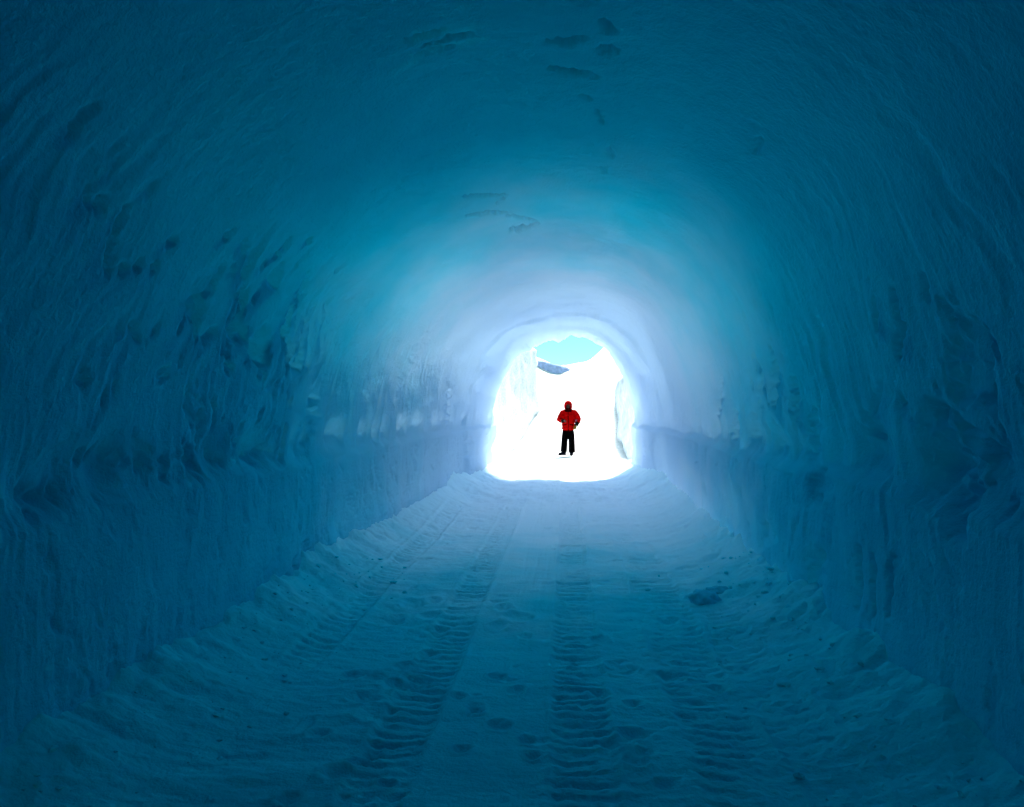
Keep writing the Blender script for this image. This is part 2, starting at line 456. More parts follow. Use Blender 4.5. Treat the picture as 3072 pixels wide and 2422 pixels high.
# a thicker collar of ice stands inside the last metres
stepf = sstep(13.9, 14.15, TT + 0.35 * fbm2(SS * 0.8 + 4, SS * 0 + 2.2, 3))
D += 0.075 * stepf * (0.75 + 0.5 * fbm2(SS * 1.2, TT * 0.4 + 77, 2))
YY = TT + sstep(16.3, 17.6, TT) * (0.45 * fbm2(SS * 1.3, SS * 0 + 1.5, 4))
V = np.stack([PX + NX * D, YY, PZ + NZ * D], -1).reshape(-1, 3)
F = grid_faces(len(rows), NS)
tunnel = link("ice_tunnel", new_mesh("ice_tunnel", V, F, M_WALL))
tag(tunnel, kind="structure")
frost_glare = sstep(5.2, 11.5, TT + 0.8 * fbm2(SS * 0.8 + 3, TT * 0.6, 4, 0.6))  # crust pales toward the mouth; the glare there is painted into its colour
glow_streak = np.zeros_like(frost_glare)
for (sa, ta, sb, tb, w) in ((-0.84, 3.79, -0.62, 3.72, 0.030), (-0.62, 3.72, -0.38, 3.74, 0.022), (-0.72, 3.56, -0.45, 3.62, 0.05)):   # bright streaks on the crown, a highlight painted as extra glow
    h = np.clip(((SS - sa) * (sb - sa) + (TT - ta) * (tb - ta)) / ((sb - sa) ** 2 + (tb - ta) ** 2), 0, 1)
    dd = np.hypot(SS - sa - h * (sb - sa), TT - ta - h * (tb - ta)) / w + 0.7 * fbm2(SS * 14, TT * 20, 2)
    glow_streak = np.maximum(glow_streak, np.exp(-np.clip(dd, 0, None) ** 2))
tone = np.clip(0.5 + 0.5 * fbm2(SS * 0.8 + 20, TT * 2.2, 3) * (1 - sstep(1.8, 2.6, PZ)) + 0.5 * fbm2(SS * 1.8, TT * 1.5, 4), 0, 1)
glow_map = (0.0005 + 0.023 * sstep(1.5, 6.5, TT) + 0.080 * sstep(4.5, 9.5, TT)) * (1 - 0.45 * sstep(12.5, 17.2, TT)) * (1.0 + 0.5 * sstep(0.6, 2.2, -SS)) * (0.46 + 0.18 * sstep(7.5, 11.5, TT) + (0.54 - 0.18 * sstep(7.5, 11.5, TT)) * sstep(1.3, 2.9, PZ)) * (0.95 + 0.25 * fbm2(SS * 0.5 + 8, TT * 0.4, 3))  # glow painted by position: stronger toward the mouth, the left side and the crown
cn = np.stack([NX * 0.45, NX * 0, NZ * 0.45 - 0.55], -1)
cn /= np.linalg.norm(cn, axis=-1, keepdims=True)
va = tunnel.data.attributes.new("glow_normal", 'FLOAT_VECTOR', 'POINT')
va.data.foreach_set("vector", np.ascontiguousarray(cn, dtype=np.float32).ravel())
glow_map = glow_map * (1 + 0.7 * glow_streak) * (1 - 0.45 * DENT_SHADE); tone = tone * (1 - DENT_SHADE)
for nm, val in (("frost_glare", frost_glare), ("tone", tone), ("glow_map", np.clip(glow_map, 0, 1))): set_attr(tunnel.data, nm, val)
# closing face of the tunnel far behind the camera
back_v = V[:NS]
c0 = np.array([[0, T0 - 0.4, 1.6]])
bf = np.stack([np.arange(NS - 1), np.full(NS - 1, NS), np.arange(1, NS)], 1)
tag(link("tunnel_end", new_mesh("tunnel_end", np.concatenate([back_v, c0]), bf, M_WALL)), kind="structure")

# ------------------------------------------------------------------ tunnel floor
fr = t_rows(0.0029, 1.8, 18.3, 0.25)
fx = np.linspace(-2.6, 2.25, 400)
FX, FT = np.meshgrid(fx, fr)
def track(X, T, x0, x1, pitch, depth, phase, t_a, t_b, fade=0.5, rough=0.7):
    wob = 0.02 * noise2(T * 0.5, T * 0 + phase)
    x0 = x0 + wob; x1 = x1 + wob
    u = (X - x0) / (x1 - x0)
    inside = sstep(-0.10, 0.06, u) * (1 - sstep(0.94, 1.10, u))
    along = sstep(t_a, t_a + fade, T) * (1 - sstep(t_b - 2.0, t_b, T))
    ph = (T + 0.02 * np.cos((u - 0.5) * 2.6) + 0.012 * fbm2(X * 5, T * 3 + phase, 2)) / pitch + phase
    bars = sstep(-0.15, 0.75, np.sin(2 * math.pi * ph))
    amp = np.clip(0.8 + rough * 1.0 * fbm2(X * 2.6 + phase, T * 1.3, 4, 0.6), 0.05, 1.25)
    edge = np.exp(-((u + 0.12) / 0.09) ** 2) + np.exp(-((u - 1.12) / 0.09) ** 2)
    return along * (inside * (-0.008 - depth * amp * bars) + 0.008 * edge * amp + inside * 0.006 * fbm2(X * 16, T * 16 + phase, 3, 0.6))

FZ = 0.030 * fbm2(FX * 0.7, FT * 0.5, 3) + 0.014 * fbm2(FX * 2.3, FT * 4.2, 4, 0.55) + 0.004 * fbm2(FX * 9, FT * 16, 3)
FZ = FZ * (1 - 0.45 * ((FX > -0.66) & (FX < -0.09)))
FZ += track(FX, FT, -0.06, 0.215, 0.100, 0.018, 0.1, 1.0, 13.0)
FZ += track(FX, FT, -0.95, -0.69, 0.100, 0.018, 0.6, 1.0, 13.0)
FZ += track(FX, FT, -1.80, -1.57, 0.108, 0.017, 0.3, 4.2, 12.0, 1.0, 1.4)
FZ += track(FX, FT, 0.60, 0.98, 0.112, 0.012, 0.8, 2.5, 10.0, 1.0, 1.6)
FZ += track(FX, FT, 1.02, 1.30, 0.112, 0.009, 0.45, 2.5, 7.0, 1.0, 1.8)
# drag lines between the tracks
FZ -= 0.006 * np.clip(noise2(FX * 26, FT * 0.8), 0, 1) * sstep(-0.5, -0.4, FX) * (1 - sstep(-0.12, -0.02, FX)) * sstep(3, 4, FT)
# footprints and divots (x, t, half length across, half length along, depth)
PRINTS = [
    (-1.26, 6.04, 0.083, 0.100, 0.040),
    (-1.05, 5.72, 0.078, 0.100, 0.040),
    (-1.30, 5.58, 0.069, 0.100, 0.039),
    (-1.10, 6.15, 0.050, 0.081, 0.036),
    (-0.91, 4.88, 0.060, 0.077, 0.039),
    (-1.01, 4.60, 0.057, 0.069, 0.039),
    (-0.94, 5.36, 0.073, 0.100, 0.040),
    (-0.28, 4.27, 0.046, 0.052, 0.038),
    (-0.34, 3.77, 0.051, 0.050, 0.040),
    (-0.49, 3.50, 0.038, 0.035, 0.038),
    (-0.41, 4.51, 0.043, 0.050, 0.037),
    (-0.61, 4.17, 0.040, 0.043, 0.037),
    (-0.48, 3.97, 0.038, 0.039, 0.037),
    (-0.50, 5.49, 0.052, 0.075, 0.037),
    (-0.50, 5.94, 0.056, 0.088, 0.037),
    (-0.36, 5.71, 0.093, 0.100, 0.042),
    (-0.96, 3.35, 0.037, 0.033, 0.038),
    (-1.02, 3.24, 0.054, 0.046, 0.042),
    (-1.23, 3.62, 0.045, 0.043, 0.039),
    (-0.19, 3.61, 0.039, 0.037, 0.038),
    (-0.15, 3.45, 0.033, 0.029, 0.037),
    (0.25, 5.26, 0.057, 0.077, 0.038),
    (0.20, 4.24, 0.051, 0.056, 0.039),
    (0.32, 3.40, 0.046, 0.040, 0.040),
    (0.37, 4.11, 0.050, 0.053, 0.039),
    (0.35, 3.69, 0.069, 0.066, 0.044),
    (0.64, 4.58, 0.073, 0.086, 0.042),
    (0.35, 4.72, 0.076, 0.093, 0.042),
    (0.25, 3.58, 0.067, 0.062, 0.044),
    (0.44, 3.22, 0.052, 0.043, 0.042),
    (0.88, 4.41, 0.059, 0.066, 0.040),
    (0.79, 5.71, 0.061, 0.089, 0.038),
    (-0.99, 3.88, 0.085, 0.087, 0.046),
    (-1.12, 4.09, 0.067, 0.073, 0.042),
    (-1.00, 4.30, 0.059, 0.067, 0.040),
    (-0.86, 4.36, 0.072, 0.082, 0.042),
    (-1.16, 3.03, 0.042, 0.034, 0.040),
    (-1.30, 4.45, 0.061, 0.072, 0.040),
    (-0.78, 3.17, 0.035, 0.029, 0.038),
    (0.14, 3.81, 0.051, 0.051, 0.040),
]
rr = random.Random(3)
for k in range(150):
    PRINTS.append((rr.uniform(-1.7, 1.25), rr.uniform(2.4, 13.0), rr.uniform(0.025, 0.09), rr.uniform(0.025, 0.07), rr.uniform(0.008, 0.026)))
for (px, pt, ax, at, dep) in PRINTS:
    c0_, c1_ = np.searchsorted(fx, [px - ax * 2.6, px + ax * 2.6]); r0_, r1_ = np.searchsorted(fr, [pt - at * 2.6, pt + at * 2.6])
    if c1_ - c0_ < 1 or r1_ - r0_ < 1: continue
    x, t = FX[r0_:r1_, c0_:c1_], FT[r0_:r1_, c0_:c1_]
    dep = dep * 0.7
    k = np.hypot((x - px) / ax, (t - pt) / at) + 0.3 * fbm2(x * 12 + px * 7, t * 12, 2)
    k = np.clip(k, 0, None)
    FZ[r0_:r1_, c0_:c1_] += -dep * np.exp(-k ** 2.6) + 0.3 * dep * np.exp(-((k - 1.45) / 0.35) ** 2)
# snow step and wind ripples near the mouth
FZ += 0.05 * sstep(12.2, 12.9, FT + 0.35 * fbm2(FX * 0.9, FT * 0.3, 3)) * (1 - sstep(15, 17.5, FT))
FZ += sstep(11.8, 12.6, FT) * (1 - sstep(15.5, 17.5, FT)) * 0.042 * fbm2(FX * 1.6, FT * 2.6 + 60, 4, 0.6)
# banks of trimmed snow and crumbs along both walls
hl, hr = half_left(FT), half_right(FT)
bl = np.clip((-FX - (hl - 0.85 - (0.2 - 0.15 * sstep(5.5, 9, FT)) * fbm2(FT * 0.8, FX * 0 + 2, 3))) / 0.85, 0, 1.3)
br = np.clip((FX - (hr - 0.95 - (0.22 - 0.16 * sstep(5.5, 9, FT)) * fbm2(FT * 0.8, FX * 0 + 8, 3))) / 0.95, 0, 1.3)
rubble = 0.85 + 0.24 * np.abs(fbm2(FX * 2.6, FT * 2.0 + 20, 4, 0.5))
FZ += (bl ** 2.1 * 0.30 + br ** 2.0 * 0.33) * (1 + (rubble - 1) * (1 - 0.75 * sstep(8.5, 11.5, FT)))
FZ += np.clip(bl + br, 0, 1) * 0.014 * fbm2(FX * 7, FT * 6, 3) * (1 - 0.7 * sstep(8.5, 11.5, FT))
FV = np.stack([FX, FT, FZ], -1).reshape(-1, 3)
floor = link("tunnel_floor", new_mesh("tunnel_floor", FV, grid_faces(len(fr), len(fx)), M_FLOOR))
tag(floor, kind="structure")
set_attr(floor.data, "frost_glare", sstep(4.8, 10.0, FT + 0.9 * fbm2(FX * 0.8 + 3, FT * 0.7, 4, 0.6)) * (1 - 0.2 * np.clip(bl + br, 0, 1)))  # floor snow paled toward the mouth, painting in the brightness there
set_attr(floor.data, "tone", np.clip(0.5 + 0.5 * fbm2(FX * 1.2 + 20, FT * 2.4, 4), 0, 1))

def floor_z(x, t):
    i = min(max(int(np.searchsorted(fr, t)), 0), len(fr) - 1); j = min(max(int(np.searchsorted(fx, x)), 0), len(fx) - 1)
    return float(FZ[i, j])

# ------------------------------------------------------------------ snow outside: one sheet to the horizon
gy = np.concatenate([np.linspace(17.85, 60, 225), np.geomspace(61, 1500, 60)])
gx = np.concatenate([-np.geomspace(800, 9.2, 40), np.linspace(-9, 9, 150), np.geomspace(9.2, 800, 40)])
GX, GY = np.meshgrid(gx, gy)
slope = sstep(24.0, 34.8, GY)
crest = 3.92 + 0.0 * GX
crest = crest - 0.35 * np.exp(-((GX - 0.3) / 1.3) ** 2) - 0.22 * np.exp(-((GX + 0.5) / 0.7) ** 2) + 1.35 * sstep(0.9, 3.2, GX) + 0.6 * sstep(1.2, 4.0, -GX)
sidewall = 3.3 * sstep(3.2, 5.4, np.abs(GX)) * (1 - sstep(24, 40, GY))
GZ = -0.012 + crest * slope + sidewall
GZ += 0.05 * fbm2(GX * 0.6, GY * 0.6, 4) + 0.10 * slope * fbm2(GX * 0.5, GY * 0.5, 4)
GZ += 0.012 * fbm2(GX * 3, GY * 3, 3) * np.exp(-((GY - 24) / 20) ** 2)
GZ -= np.where(GY < 18.4, 0.03, 0)
far = sstep(60, 300, GY)
GZ = GZ * (1 - far) + (2.6 + 1.5 * fbm2(GX * 0.01, GY * 0.01, 3)) * far
ground = link("snow_ground", new_mesh("snow_ground", np.stack([GX, GY, GZ], -1).reshape(-1, 3), grid_faces(len(gy), len(gx)), M_SNOW))
tag(ground, kind="structure")

def bank(name, corners_in, corners_out, z_top, mat, seed, amp=0.12, n_u=90, n_v=70, z_bot=-0.4, flute=0.05):
    """a body of snow: inner face following corners_in, flat top, outer face; u along, v around the section"""
    ci = np.array(corners_in, float); co = np.array(corners_out, float); zt = np.array(z_top, float)
    u = np.linspace(0, 1, n_u); k = np.linspace(0, 1, len(ci))
    ix, iy = np.interp(u, k, ci[:, 0]), np.interp(u, k, ci[:, 1])
    ox, oy = np.interp(u, k, co[:, 0]), np.interp(u, k, co[:, 1])
    tz = np.interp(u, np.linspace(0, 1, len(zt)), zt)
    vv = np.linspace(0, 1, n_v)
    # section: up the inner face, rounded edge, over the top, down the outer face
    a = np.interp(vv, [0, 0.5, 0.56, 0.85, 1], [0, 0.02, 0.06, 1, 1])
    b = np.interp(vv, [0, 0.5, 0.56, 0.85, 1], [0, 0.965, 1, 0.97, 0])
    X = ix[:, None] * (1 - a) + ox[:, None] * a
    Y = iy[:, None] * (1 - a) + oy[:, None] * a
    Z = z_bot + (tz[:, None] - z_bot) * b
    P = np.stack([X, Y, Z], -1)
    # ends pulled to a closing edge
    p = P.reshape(-1, 3)
    nn = np.stack([fbm3(p * 0.9 + seed, 4), fbm3(p * 0.9 + seed + 50, 4), 0.6 * fbm3(p * 1.1 + seed + 90, 3)], 1)
    fl = fbm3(p * np.array([3.5, 3.5, 0.5]) + seed, 3)[:, None] * np.array([[1, 0.4, 0]])
    p = p + amp * nn + flute * fl
    caps = [p.reshape(n_u, n_v, 3)[0].mean(0), p.reshape(n_u, n_v, 3)[-1].mean(0)]
    f = [tuple(q) for q in grid_faces(n_u, n_v)]
    nV = len(p); verts = np.concatenate([p, np.array(caps)])
    faces = [list(map(int, q)) for q in f]
    for j in range(n_v):
        j2 = (j + 1) % n_v
        faces.append([nV, j, j2]); faces.append([nV + 1, (n_u - 1) * n_v + j2, (n_u - 1) * n_v + j])
    for i in range(n_u - 1):
        faces.append([i * n_v + n_v - 1, i * n_v, (i + 1) * n_v, (i + 1) * n_v + n_v - 1])
    me = bpy.data.meshes.new(name); me.from_pydata(verts.tolist(), [], faces); me.materials.append(mat)
    bm = bmesh.new(); bm.from_mesh(me); bmesh.ops.recalc_face_normals(bm, faces=bm.faces); bm.to_mesh(me); bm.free()
    me.polygons.foreach_set("use_smooth", np.ones(len(me.polygons), bool))
    return link(name, me)

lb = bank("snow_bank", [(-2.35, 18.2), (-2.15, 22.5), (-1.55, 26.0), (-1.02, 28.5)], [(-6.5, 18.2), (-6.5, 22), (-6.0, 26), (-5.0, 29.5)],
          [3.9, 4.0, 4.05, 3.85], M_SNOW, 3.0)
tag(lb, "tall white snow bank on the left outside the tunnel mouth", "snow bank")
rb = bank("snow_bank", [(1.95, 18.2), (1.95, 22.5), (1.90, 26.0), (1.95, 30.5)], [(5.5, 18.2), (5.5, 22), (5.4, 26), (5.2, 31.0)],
          [2.95, 2.78, 2.60, 2.45], M_PALE_SHADE, 23.0)
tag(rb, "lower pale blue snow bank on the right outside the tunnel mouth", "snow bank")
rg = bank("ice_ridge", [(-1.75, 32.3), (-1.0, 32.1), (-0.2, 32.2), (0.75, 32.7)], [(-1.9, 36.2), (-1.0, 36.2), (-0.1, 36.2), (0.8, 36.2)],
          [3.60, 3.52, 3.30, 2.95], M_RIDGE_SHADE, 41.0, amp=0.10, flute=0.10, z_bot=1.2)
tag(rg, "fluted ice face, blue shade painted in, hanging under the snow crest behind the person", "ice face")

# front of the glacier around the mouth, out of view, added to shade the opening
Pm, dm = profile(T1)
k_ = np.linspace(0, len(Pm) - 1, 160).astype(int)
inn = Pm[k_] + np.array([[0.0, 0.0]])
cen = np.array([0.0, 0.6]); dirv = inn - cen; dirv /= np.linalg.norm(dirv, axis=1)[:, None]
rings = []
for f_, (rad, dy_) in enumerate(((0.16, -0.9), (0.18, -0.25), (0.45, 0.0), (1.0, 0.03), (1.7, 0.0), (2.2, -0.12), (2.35, -0.4), (2.35, -0.8), (1.2, -1.1))):
    q = inn + dirv * rad
    q[:, 1] = np.minimum(q[:, 1], 5.4 + 0.1 * f_)
    p3 = np.stack([q[:, 0], np.full(len(q), T1 + 0.1 + dy_), q[:, 1]], 1)
    rings.append(p3 + (0.16 * np.stack([fbm3(p3 * 0.9 + 7, 3), fbm3(p3 * 0.9 + 60, 3), fbm3(p3 * 0.9 + 99, 3)], 1) if f_ > 2 else 0))
gl = link("added_unseen_glacier_front", new_mesh("added_unseen_glacier_front", np.concatenate(rings), grid_faces(len(rings), len(k_)), M_SNOW))
tag(gl, kind="structure")

# ------------------------------------------------------------------ lumps lying on the tunnel floor
def lump(name, loc, size, seed, mat, sub=4, amp=0.28):
    bm = bmesh.new(); bmesh.ops.create_icosphere(bm, subdivisions=sub, radius=1.0)
    p = np.array([v.co[:] for v in bm.verts])
    d = 1 + amp * fbm3(p * 1.3 + seed, 4)
    p = p * d[:, None]
    p[:, 2] = np.where(p[:, 2] < -0.45, -0.45 + 0.2 * (p[:, 2] + 0.45), p[:, 2])
    p = p * np.array(size)
    p[:, 2] -= p[:, 2].min()
    for v, c in zip(bm.verts, p): v.co = c
    me = bpy.data.meshes.new(name); bm.to_mesh(me); bm.free()
    me.materials.append(mat); me.polygons.foreach_set("use_smooth", np.ones(len(me.polygons), bool))
    o = link(name, me); o.location = loc
    return o
M_LUMP = plain("clear_ice_lump", (0.06, 0.62, 0.78), 0.9, 0.0, (20.0, 0.5, 0.01))
def put(name, x, t, size, seed, label, cat):
    o = lump(name, (x, t, floor_z(x, t) - 0.035), size, seed, M_LUMP)
    return tag(o, label, cat)
put("ice_block", 1.14, 6.15, (0.125, 0.10, 0.075), 5.0, "dark rounded block of ice on the floor below the right wall", "ice block")
put("ice_block", 1.30, 6.35, (0.12, 0.09, 0.045), 15.0, "low flat lump of ice just right of the dark rounded block", "ice block")

# crumbs nobody could count, along both wall feet
ico = bmesh.new(); bmesh.ops.create_icosphere(ico, subdivisions=1, radius=1.0)
iv = np.array([v.co[:] for v in ico.verts]); ifc = np.array([[v.index for v in f.verts] for f in ico.faces]); ico.free()
cv, cf = [], []
rr = random.Random(21)
for k in range(260):
    t = 2.4 + 5.0 * rr.random()
    if rr.random() < 0.5: x = -float(half_left(t)) + 0.1 + abs(rr.gauss(0, 0.38))
    else: x = float(half_right(t)) - 0.1 - abs(rr.gauss(0, 0.40))
    r_ = 0.006 + 0.020 * rr.random() ** 3
    q = iv * (r_ * np.array([rr.uniform(0.7, 1.4), rr.uniform(0.7, 1.4), rr.uniform(0.5, 0.9)])) * (1 + 0.25 * _rng.normal(size=(len(iv), 1)))
    cf.append(ifc + len(cv) * len(iv)); cv.append(q + np.array([x, t, floor_z(x, t) + r_ * 0.2]))
crumbs = link("snow_crumbs", new_mesh("snow_crumbs", np.concatenate(cv), np.concatenate(cf), M_FLOOR, smooth=False))
set_attr(crumbs.data, "frost_glare", sstep(6.5, 11.5, np.concatenate(cv)[:, 1])); set_attr(crumbs.data, "tone", np.full(len(crumbs.data.vertices), 0.6))
tag(crumbs, "loose snow crumbs scattered along the foot of both ice walls", "snow crumbs", kind="stuff")

# ------------------------------------------------------------------ small shapes
M_METAL = plain("dark_metal", (0.03, 0.05, 0.07), 0.5, 0.4)
def box_mesh(name, size, mat, bevel=0.004):
    bm = bmesh.new(); bmesh.ops.create_cube(bm, size=1.0)
    bmesh.ops.scale(bm, vec=size, verts=bm.verts)
    bmesh.ops.bevel(bm, geom=bm.edges[:], offset=bevel, segments=2, affect='EDGES', profile=0.6)
    me = bpy.data.meshes.new(name); bm.to_mesh(me); bm.free(); me.materials.append(mat)
    return me
# ------------------------------------------------------------------ person
M_JACKET = plain("red_shell_fabric", (0.25, 0.0012, 0.0014), 0.95, 0.0, (16.0, 0.5, 0.02))
M_JDARK = plain("dark_red_fabric", (0.010, 0.0004, 0.0005), 0.9, 0.0, (20.0, 0.4, 0.01))
M_TROUS = plain("black_trousers", (0.0008, 0.0008, 0.001), 0.95, 0.0, (14.0, 0.5, 0.02))
M_BOOT = plain("blue_black_boot", (0.002, 0.0035, 0.008), 0.9, 0.0)
M_SOLE = plain("rubber_sole", (0.0015, 0.0015, 0.002), 0.9, 0.0)
M_SKIN = plain("skin", (0.045, 0.022, 0.018), 0.6, 0.2)
M_GLOVE = plain("tan_glove", (0.085, 0.045, 0.010), 0.9, 0.0)
M_CUFF = plain("black_cuff", (0.002, 0.002, 0.002), 0.8, 0.1)
M_PATCH = plain("pale_patch", (0.12, 0.045, 0.085), 0.9, 0.0)
M_EYE = plain("dark_eye", (0.004, 0.003, 0.003), 0.3, 0.5)

def tube(bm, pts, seg=16):
    """closed tube along pts = [(x, y, z, rx, ry)], elliptical rings"""
    P = [Vector(p[:3]) for p in pts]; rings = []
    for i, p in enumerate(pts):
        a = P[max(i - 1, 0)]; b = P[min(i + 1, len(P) - 1)]
        d = (b - a).normalized()
        side = Vector((1, 0, 0)) - d * d.x
        if side.length < 0.2: side = Vector((0, 0, 1)) - d * d.z
        side.normalize(); up = d.cross(side)
        rx, ry = p[3], (p[4] if len(p) > 4 else p[3])
        rings.append([bm.verts.new(P[i] + side * rx * math.cos(k * 2 * math.pi / seg) + up * ry * math.sin(k * 2 * math.pi / seg)) for k in range(seg)])
    for r0, r1 in zip(rings[:-1], rings[1:]):
        for k in range(seg): bm.faces.new((r0[k], r0[(k + 1) % seg], r1[(k + 1) % seg], r1[k]))
    for r, d in ((rings[0], -1), (rings[-1], 1)):
        c = bm.verts.new(sum((v.co for v in r), Vector()) / seg)
        for k in range(seg): bm.faces.new((r[k], c, r[(k + 1) % seg]) if d < 0 else (r[k], r[(k + 1) % seg], c))

def ball(bm, c, r, sub=3):
    m = Matrix.Translation(c) @ Matrix.Diagonal((*r, 1.0))
    bmesh.ops.create_icosphere(bm, subdivisions=sub, radius=1.0, matrix=m)

def fuse(name, bm, mat, parent, voxel=0.01, smooth=4):
    """join all the overlapping volumes into one continuous skin"""
    bmesh.ops.recalc_face_normals(bm, faces=bm.faces)
    tmp = bpy.data.meshes.new("tmp"); bm.to_mesh(tmp); bm.free()
    ob = bpy.data.objects.new("tmp", tmp); col.objects.link(ob)
    md = ob.modifiers.new("r", 'REMESH'); md.mode = 'VOXEL'; md.voxel_size = voxel
    if smooth:
        ms = ob.modifiers.new("s", 'SMOOTH'); ms.factor = 0.5; ms.iterations = smooth
    dg = bpy.context.evaluated_depsgraph_get(); dg.update()
    me = bpy.data.meshes.new_from_object(ob.evaluated_get(dg)); me.name = name
    bpy.data.objects.remove(ob); bpy.data.meshes.remove(tmp)
    me.materials.clear(); me.materials.append(mat)
    me.polygons.foreach_set("use_smooth", np.ones(len(me.polygons), bool))
    return link(name, me, parent)

def simple(name, bm, mat, parent):
    bmesh.ops.recalc_face_normals(bm, faces=bm.faces)
    me = bpy.data.meshes.new(name); bm.to_mesh(me); bm.free(); me.materials.append(mat)
    me.polygons.foreach_set("use_smooth", np.ones(len(me.polygons), bool))
    return link(name, me, parent)

def fingers(bm, wrist, d, side, r=0.0088, scale=1.0):
    """palm with four bent fingers and a thumb; d = direction of the hand, side = towards the thumb"""
    d = Vector(d).normalized(); side = Vector(side); side = (side - d * side.dot(d)).normalized(); nrm = d.cross(side)
    w = Vector(wrist)
    tube(bm, [(*(w - d * 0.02), 0.026, 0.02), (*(w + d * 0.03), 0.036, 0.018), (*(w + d * 0.085), 0.040, 0.016)], 12)
    for k, ln in enumerate((0.066, 0.075, 0.070, 0.054)):
        b = w + d * 0.075 + side * (0.031 - 0.0205 * k)
        m = b + d * ln * 0.5 * scale + nrm * 0.008; t = b + d * ln * 0.85 * scale + nrm * 0.034
        tube(bm, [(*b, r), (*m, r * 0.95), (*t, r * 0.8)], 8)
    b = w + d * 0.025 + side * 0.028
    tube(bm, [(*b, r * 1.2), (*(b + d * 0.03 + side * 0.025), r * 1.1), (*(b + d * 0.062 + side * 0.028 + nrm * 0.015), r * 0.85)], 8)

# joints: local x to the picture's right, -y towards the camera, z up
SHL, ELL, WRL = (-0.165, 0.02, 1.365), (-0.275, 0.0, 1.135), (-0.155, -0.185, 1.10)
SHR, ELR, WRR = (0.185, 0.02, 1.375), (0.312, 0.03, 1.145), (0.262, -0.10, 0.985)
HIPL, KNL, ANL = (-0.088, 0.0, 0.80), (-0.118, -0.02, 0.44), (-0.148, 0.02, 0.10)
HIPR, KNR, ANR = (0.092, 0.0, 0.80), (0.112, -0.02, 0.44), (0.108, 0.01, 0.10)

bm = bmesh.new()
tube(bm, [(0, 0, 0.78, 0.13, 0.09), (0, 0, 0.92, 0.14, 0.095), (0, 0, 1.08, 0.125, 0.085), (0, 0, 1.27, 0.155, 0.10), (0, 0.01, 1.39, 0.12, 0.075), (0, 0.01, 1.44, 0.06, 0.055)])
tube(bm, [(0, 0.01, 1.40, 0.055), (0, -0.005, 1.50, 0.05), (0, -0.02, 1.56, 0.05)], 12)
ball(bm, (0, -0.03, 1.60), (0.074, 0.092, 0.108))
ball(bm, (0, -0.065, 1.545), (0.045, 0.045, 0.045))                       # jaw and chin
ball(bm, (0, -0.128, 1.585), (0.014, 0.018, 0.022), 2)                    # nose
for sx in (-1, 1): ball(bm, (sx * 0.076, -0.02, 1.59), (0.012, 0.022, 0.03), 2)
for a, b, c in ((SHL, ELL, WRL), (SHR, ELR, WRR)):
    tube(bm, [(*a, 0.052), (*b, 0.042), (*c, 0.028)], 12)
for a, b, c in ((HIPL, KNL, ANL), (HIPR, KNR, ANR)):
    tube(bm, [(*a, 0.082), (*b, 0.056), (*c, 0.042)], 12)
    ball(bm, (c[0] + (-0.05 if c[0] < 0 else 0.0), c[1] - (0.03 if c[0] < 0 else 0.06), 0.06), (0.036, 0.040 if c[0] < 0 else 0.09, 0.03), 2)
fingers(bm, WRL, (0.75, -0.5, -0.1), (0.1, -0.2, 1.0))
person = fuse("person", bm, M_SKIN, None, 0.006, 1)
person.location = (0.10, 23.5, 0.0)
tag(person, "person in red hooded jacket and black trousers standing on the snow outside the tunnel", "person")

# eyes and mouth, mostly in the hood's shade
for sx in (-1, 1):
    bm = bmesh.new(); ball(bm, (sx * 0.030, -0.108, 1.605), (0.013, 0.010, 0.009), 2); simple("eye", bm, M_EYE, person)
bm = bmesh.new(); tube(bm, [(-0.022, -0.106, 1.545, 0.004), (0, -0.112, 1.543, 0.006), (0.022, -0.106, 1.545, 0.004)], 8); simple("mouth", bm, M_JDARK, person)

# jacket with sleeves
bm = bmesh.new()
tube(bm, [(-0.005, 0, 0.785, 0.165, 0.125), (-0.005, 0, 0.84, 0.183, 0.138), (0, 0, 0.98, 0.200, 0.150), (0, 0, 1.06, 0.205, 0.150), (0, 0.0, 1.20, 0.212, 0.152),
          (0, 0.005, 1.32, 0.190, 0.130), (0, 0.01, 1.40, 0.135, 0.105), (0, 0.005, 1.455, 0.105, 0.10)], 24)
tube(bm, [(-0.10, 0.01, 1.395, 0.072), (*SHL, 0.092), (-0.225, 0.01, 1.25, 0.098), (*ELL, 0.092), (-0.225, -0.09, 1.115, 0.080), (-0.17, -0.165, 1.105, 0.062)], 16)
tube(bm, [(0.10, 0.01, 1.40, 0.072), (*SHR, 0.094), (0.262, 0.02, 1.265, 0.102), (*ELR, 0.100), (0.300, -0.03, 1.075, 0.085), (0.278, -0.08, 1.01, 0.064)], 16)
# loose folds
rj = random.Random(5)
for k in range(26):
    zz = rj.uniform(0.86, 1.3); an = rj.uniform(-math.pi, 0)
    ball(bm, (0.175 * math.cos(an), 0.13 * math.sin(an), zz), (0.05, 0.03, rj.uniform(0.018, 0.04)), 2)
jacket = fuse("jacket", bm, M_JACKET, person, 0.012, 3)
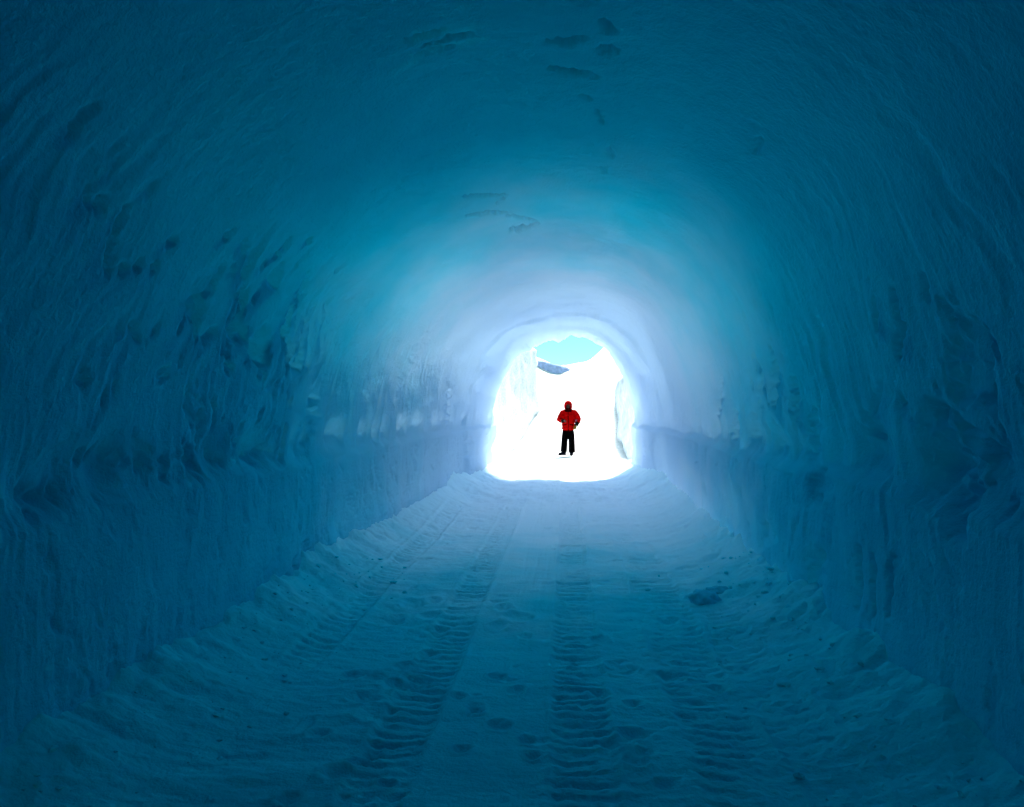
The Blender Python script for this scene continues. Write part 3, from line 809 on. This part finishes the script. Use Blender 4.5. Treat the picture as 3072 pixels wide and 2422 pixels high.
# hem, zip, pocket flaps
bm = bmesh.new(); tube(bm, [(-0.005, 0, 0.765, 0.158, 0.118), (-0.005, 0, 0.80, 0.176, 0.134)], 24); simple("hem", bm, M_JDARK, jacket)
bm = bmesh.new(); tube(bm, [(0.005, -0.128, 0.80, 0.010, 0.012), (0.005, -0.146, 1.0, 0.010, 0.012), (0.0, -0.148, 1.2, 0.010, 0.012), (0.0, -0.125, 1.38, 0.010, 0.012)], 8); simple("zip", bm, M_JDARK, jacket)
for sx in (-1, 1):
    f = link("pocket_flap", box_mesh("pocket_flap", (0.11, 0.02, 0.035), M_JDARK, 0.006), jacket)
    f.location = (sx * 0.105, -0.128, 0.98); f.rotation_euler = (R(4), R(sx * 8), R(sx * 24))
# pale patch on the right-hand sleeve and black cuffs
f = link("sleeve_patch", box_mesh("sleeve_patch", (0.065, 0.02, 0.06), M_PATCH, 0.008), jacket); f.location = (0.252, -0.105, 1.115); f.rotation_euler = (0, 0, R(20))
bm = bmesh.new(); tube(bm, [(0.292, -0.065, 1.045, 0.066), (0.262, -0.10, 0.985, 0.060), (0.248, -0.115, 0.955, 0.052)], 16); simple("cuff", bm, M_CUFF, jacket)
bm = bmesh.new(); tube(bm, [(-0.185, -0.150, 1.103, 0.064), (-0.145, -0.190, 1.098, 0.052)], 16); simple("cuff", bm, M_CUFF, jacket)

# glove on the picture's right
bm = bmesh.new(); fingers(bm, (0.245, -0.118, 0.955), (-0.35, -0.15, -0.9), (-0.8, -0.5, 0.2), 0.0125, 0.9)
glove = fuse("glove", bm, M_GLOVE, person, 0.006, 1)

# hood: a peaked shell with the face opening low in front, brim over the eyes
bm = bmesh.new(); bmesh.ops.create_icosphere(bm, subdivisions=4, radius=1.0)
op = Vector((0, -0.90, -0.42)).normalized()
bmesh.ops.delete(bm, geom=[v for v in bm.verts if v.co.normalized().dot(op) > 0.80], context='VERTS')
for v in bm.verts:
    c = v.co.copy()
    sx = 0.128 * (1.0 + 0.15 * max(0, -c.z)) ; 
    v.co = Vector((c.x * sx, -0.02 + c.y * 0.150 - (0.03 if c.y < -0.4 and c.z > 0 else 0), 1.590 + c.z * (0.150 if c.z > 0 else 0.185)))
hood = simple("hood", bm, M_JACKET, jacket)
sm = hood.modifiers.new("thickness", 'SOLIDIFY'); sm.thickness = 0.014; sm.offset = -1
# raised collar in front of the chin
bm = bmesh.new(); tube(bm, [(0, -0.005, 1.40, 0.125, 0.110), (0, -0.015, 1.46, 0.118, 0.112), (0, -0.02, 1.505, 0.108, 0.108)], 24)
simple("collar", bm, M_JDARK, jacket)

# trousers
bm = bmesh.new()
tube(bm, [(0, 0, 0.70, 0.155, 0.105), (0, 0, 0.80, 0.165, 0.115), (0, 0, 0.92, 0.160, 0.11)], 20)
tube(bm, [(-0.085, 0.0, 0.80, 0.092, 0.10), (-0.098, -0.01, 0.62, 0.104, 0.108), (*KNL, 0.100, 0.104), (-0.130, 0.0, 0.26, 0.102, 0.104), (-0.142, 0.015, 0.12, 0.104, 0.108)], 16)
tube(bm, [(0.085, 0.0, 0.80, 0.092, 0.10), (0.102, -0.01, 0.62, 0.102, 0.108), (*KNR, 0.098, 0.104), (0.116, 0.0, 0.26, 0.102, 0.104), (0.118, 0.01, 0.10, 0.104, 0.108)], 16)
fuse("trousers", bm, M_TROUS, person, 0.011, 3)

# boots: sole, foot, laces
def boot(x, y, yaw):
    bm = bmesh.new()
    tube(bm, [(0, 0.02, 0.17, 0.060, 0.065), (0, 0.02, 0.08, 0.058, 0.07)], 14)
    ball(bm, (0, -0.005, 0.065), (0.056, 0.105, 0.05)); ball(bm, (0, -0.10, 0.055), (0.054, 0.085, 0.042))
    b = fuse("boot", bm, M_BOOT, person, 0.009, 2)
    b.location = (x, y, 0.012); b.rotation_euler = (0, 0, yaw)
    bm = bmesh.new(); tube(bm, [(0, -0.19, 0.014, 0.035, 0.016), (0, -0.14, 0.014, 0.055, 0.018), (0, 0.0, 0.014, 0.052, 0.018), (0, 0.08, 0.014, 0.045, 0.018)], 14)
    simple("sole", bm, M_SOLE, b)
    for k in range(3):
        bm = bmesh.new(); yy = -0.045 - 0.03 * k; zz = 0.108 - 0.012 * k
        tube(bm, [(-0.03, yy, zz - 0.008, 0.005), (0, yy, zz + 0.006, 0.005), (0.03, yy, zz - 0.008, 0.005)], 8); simple("lace", bm, M_SOLE, b)
boot(-0.148, 0.0, R(-58)); boot(0.108, 0.0, R(-6))
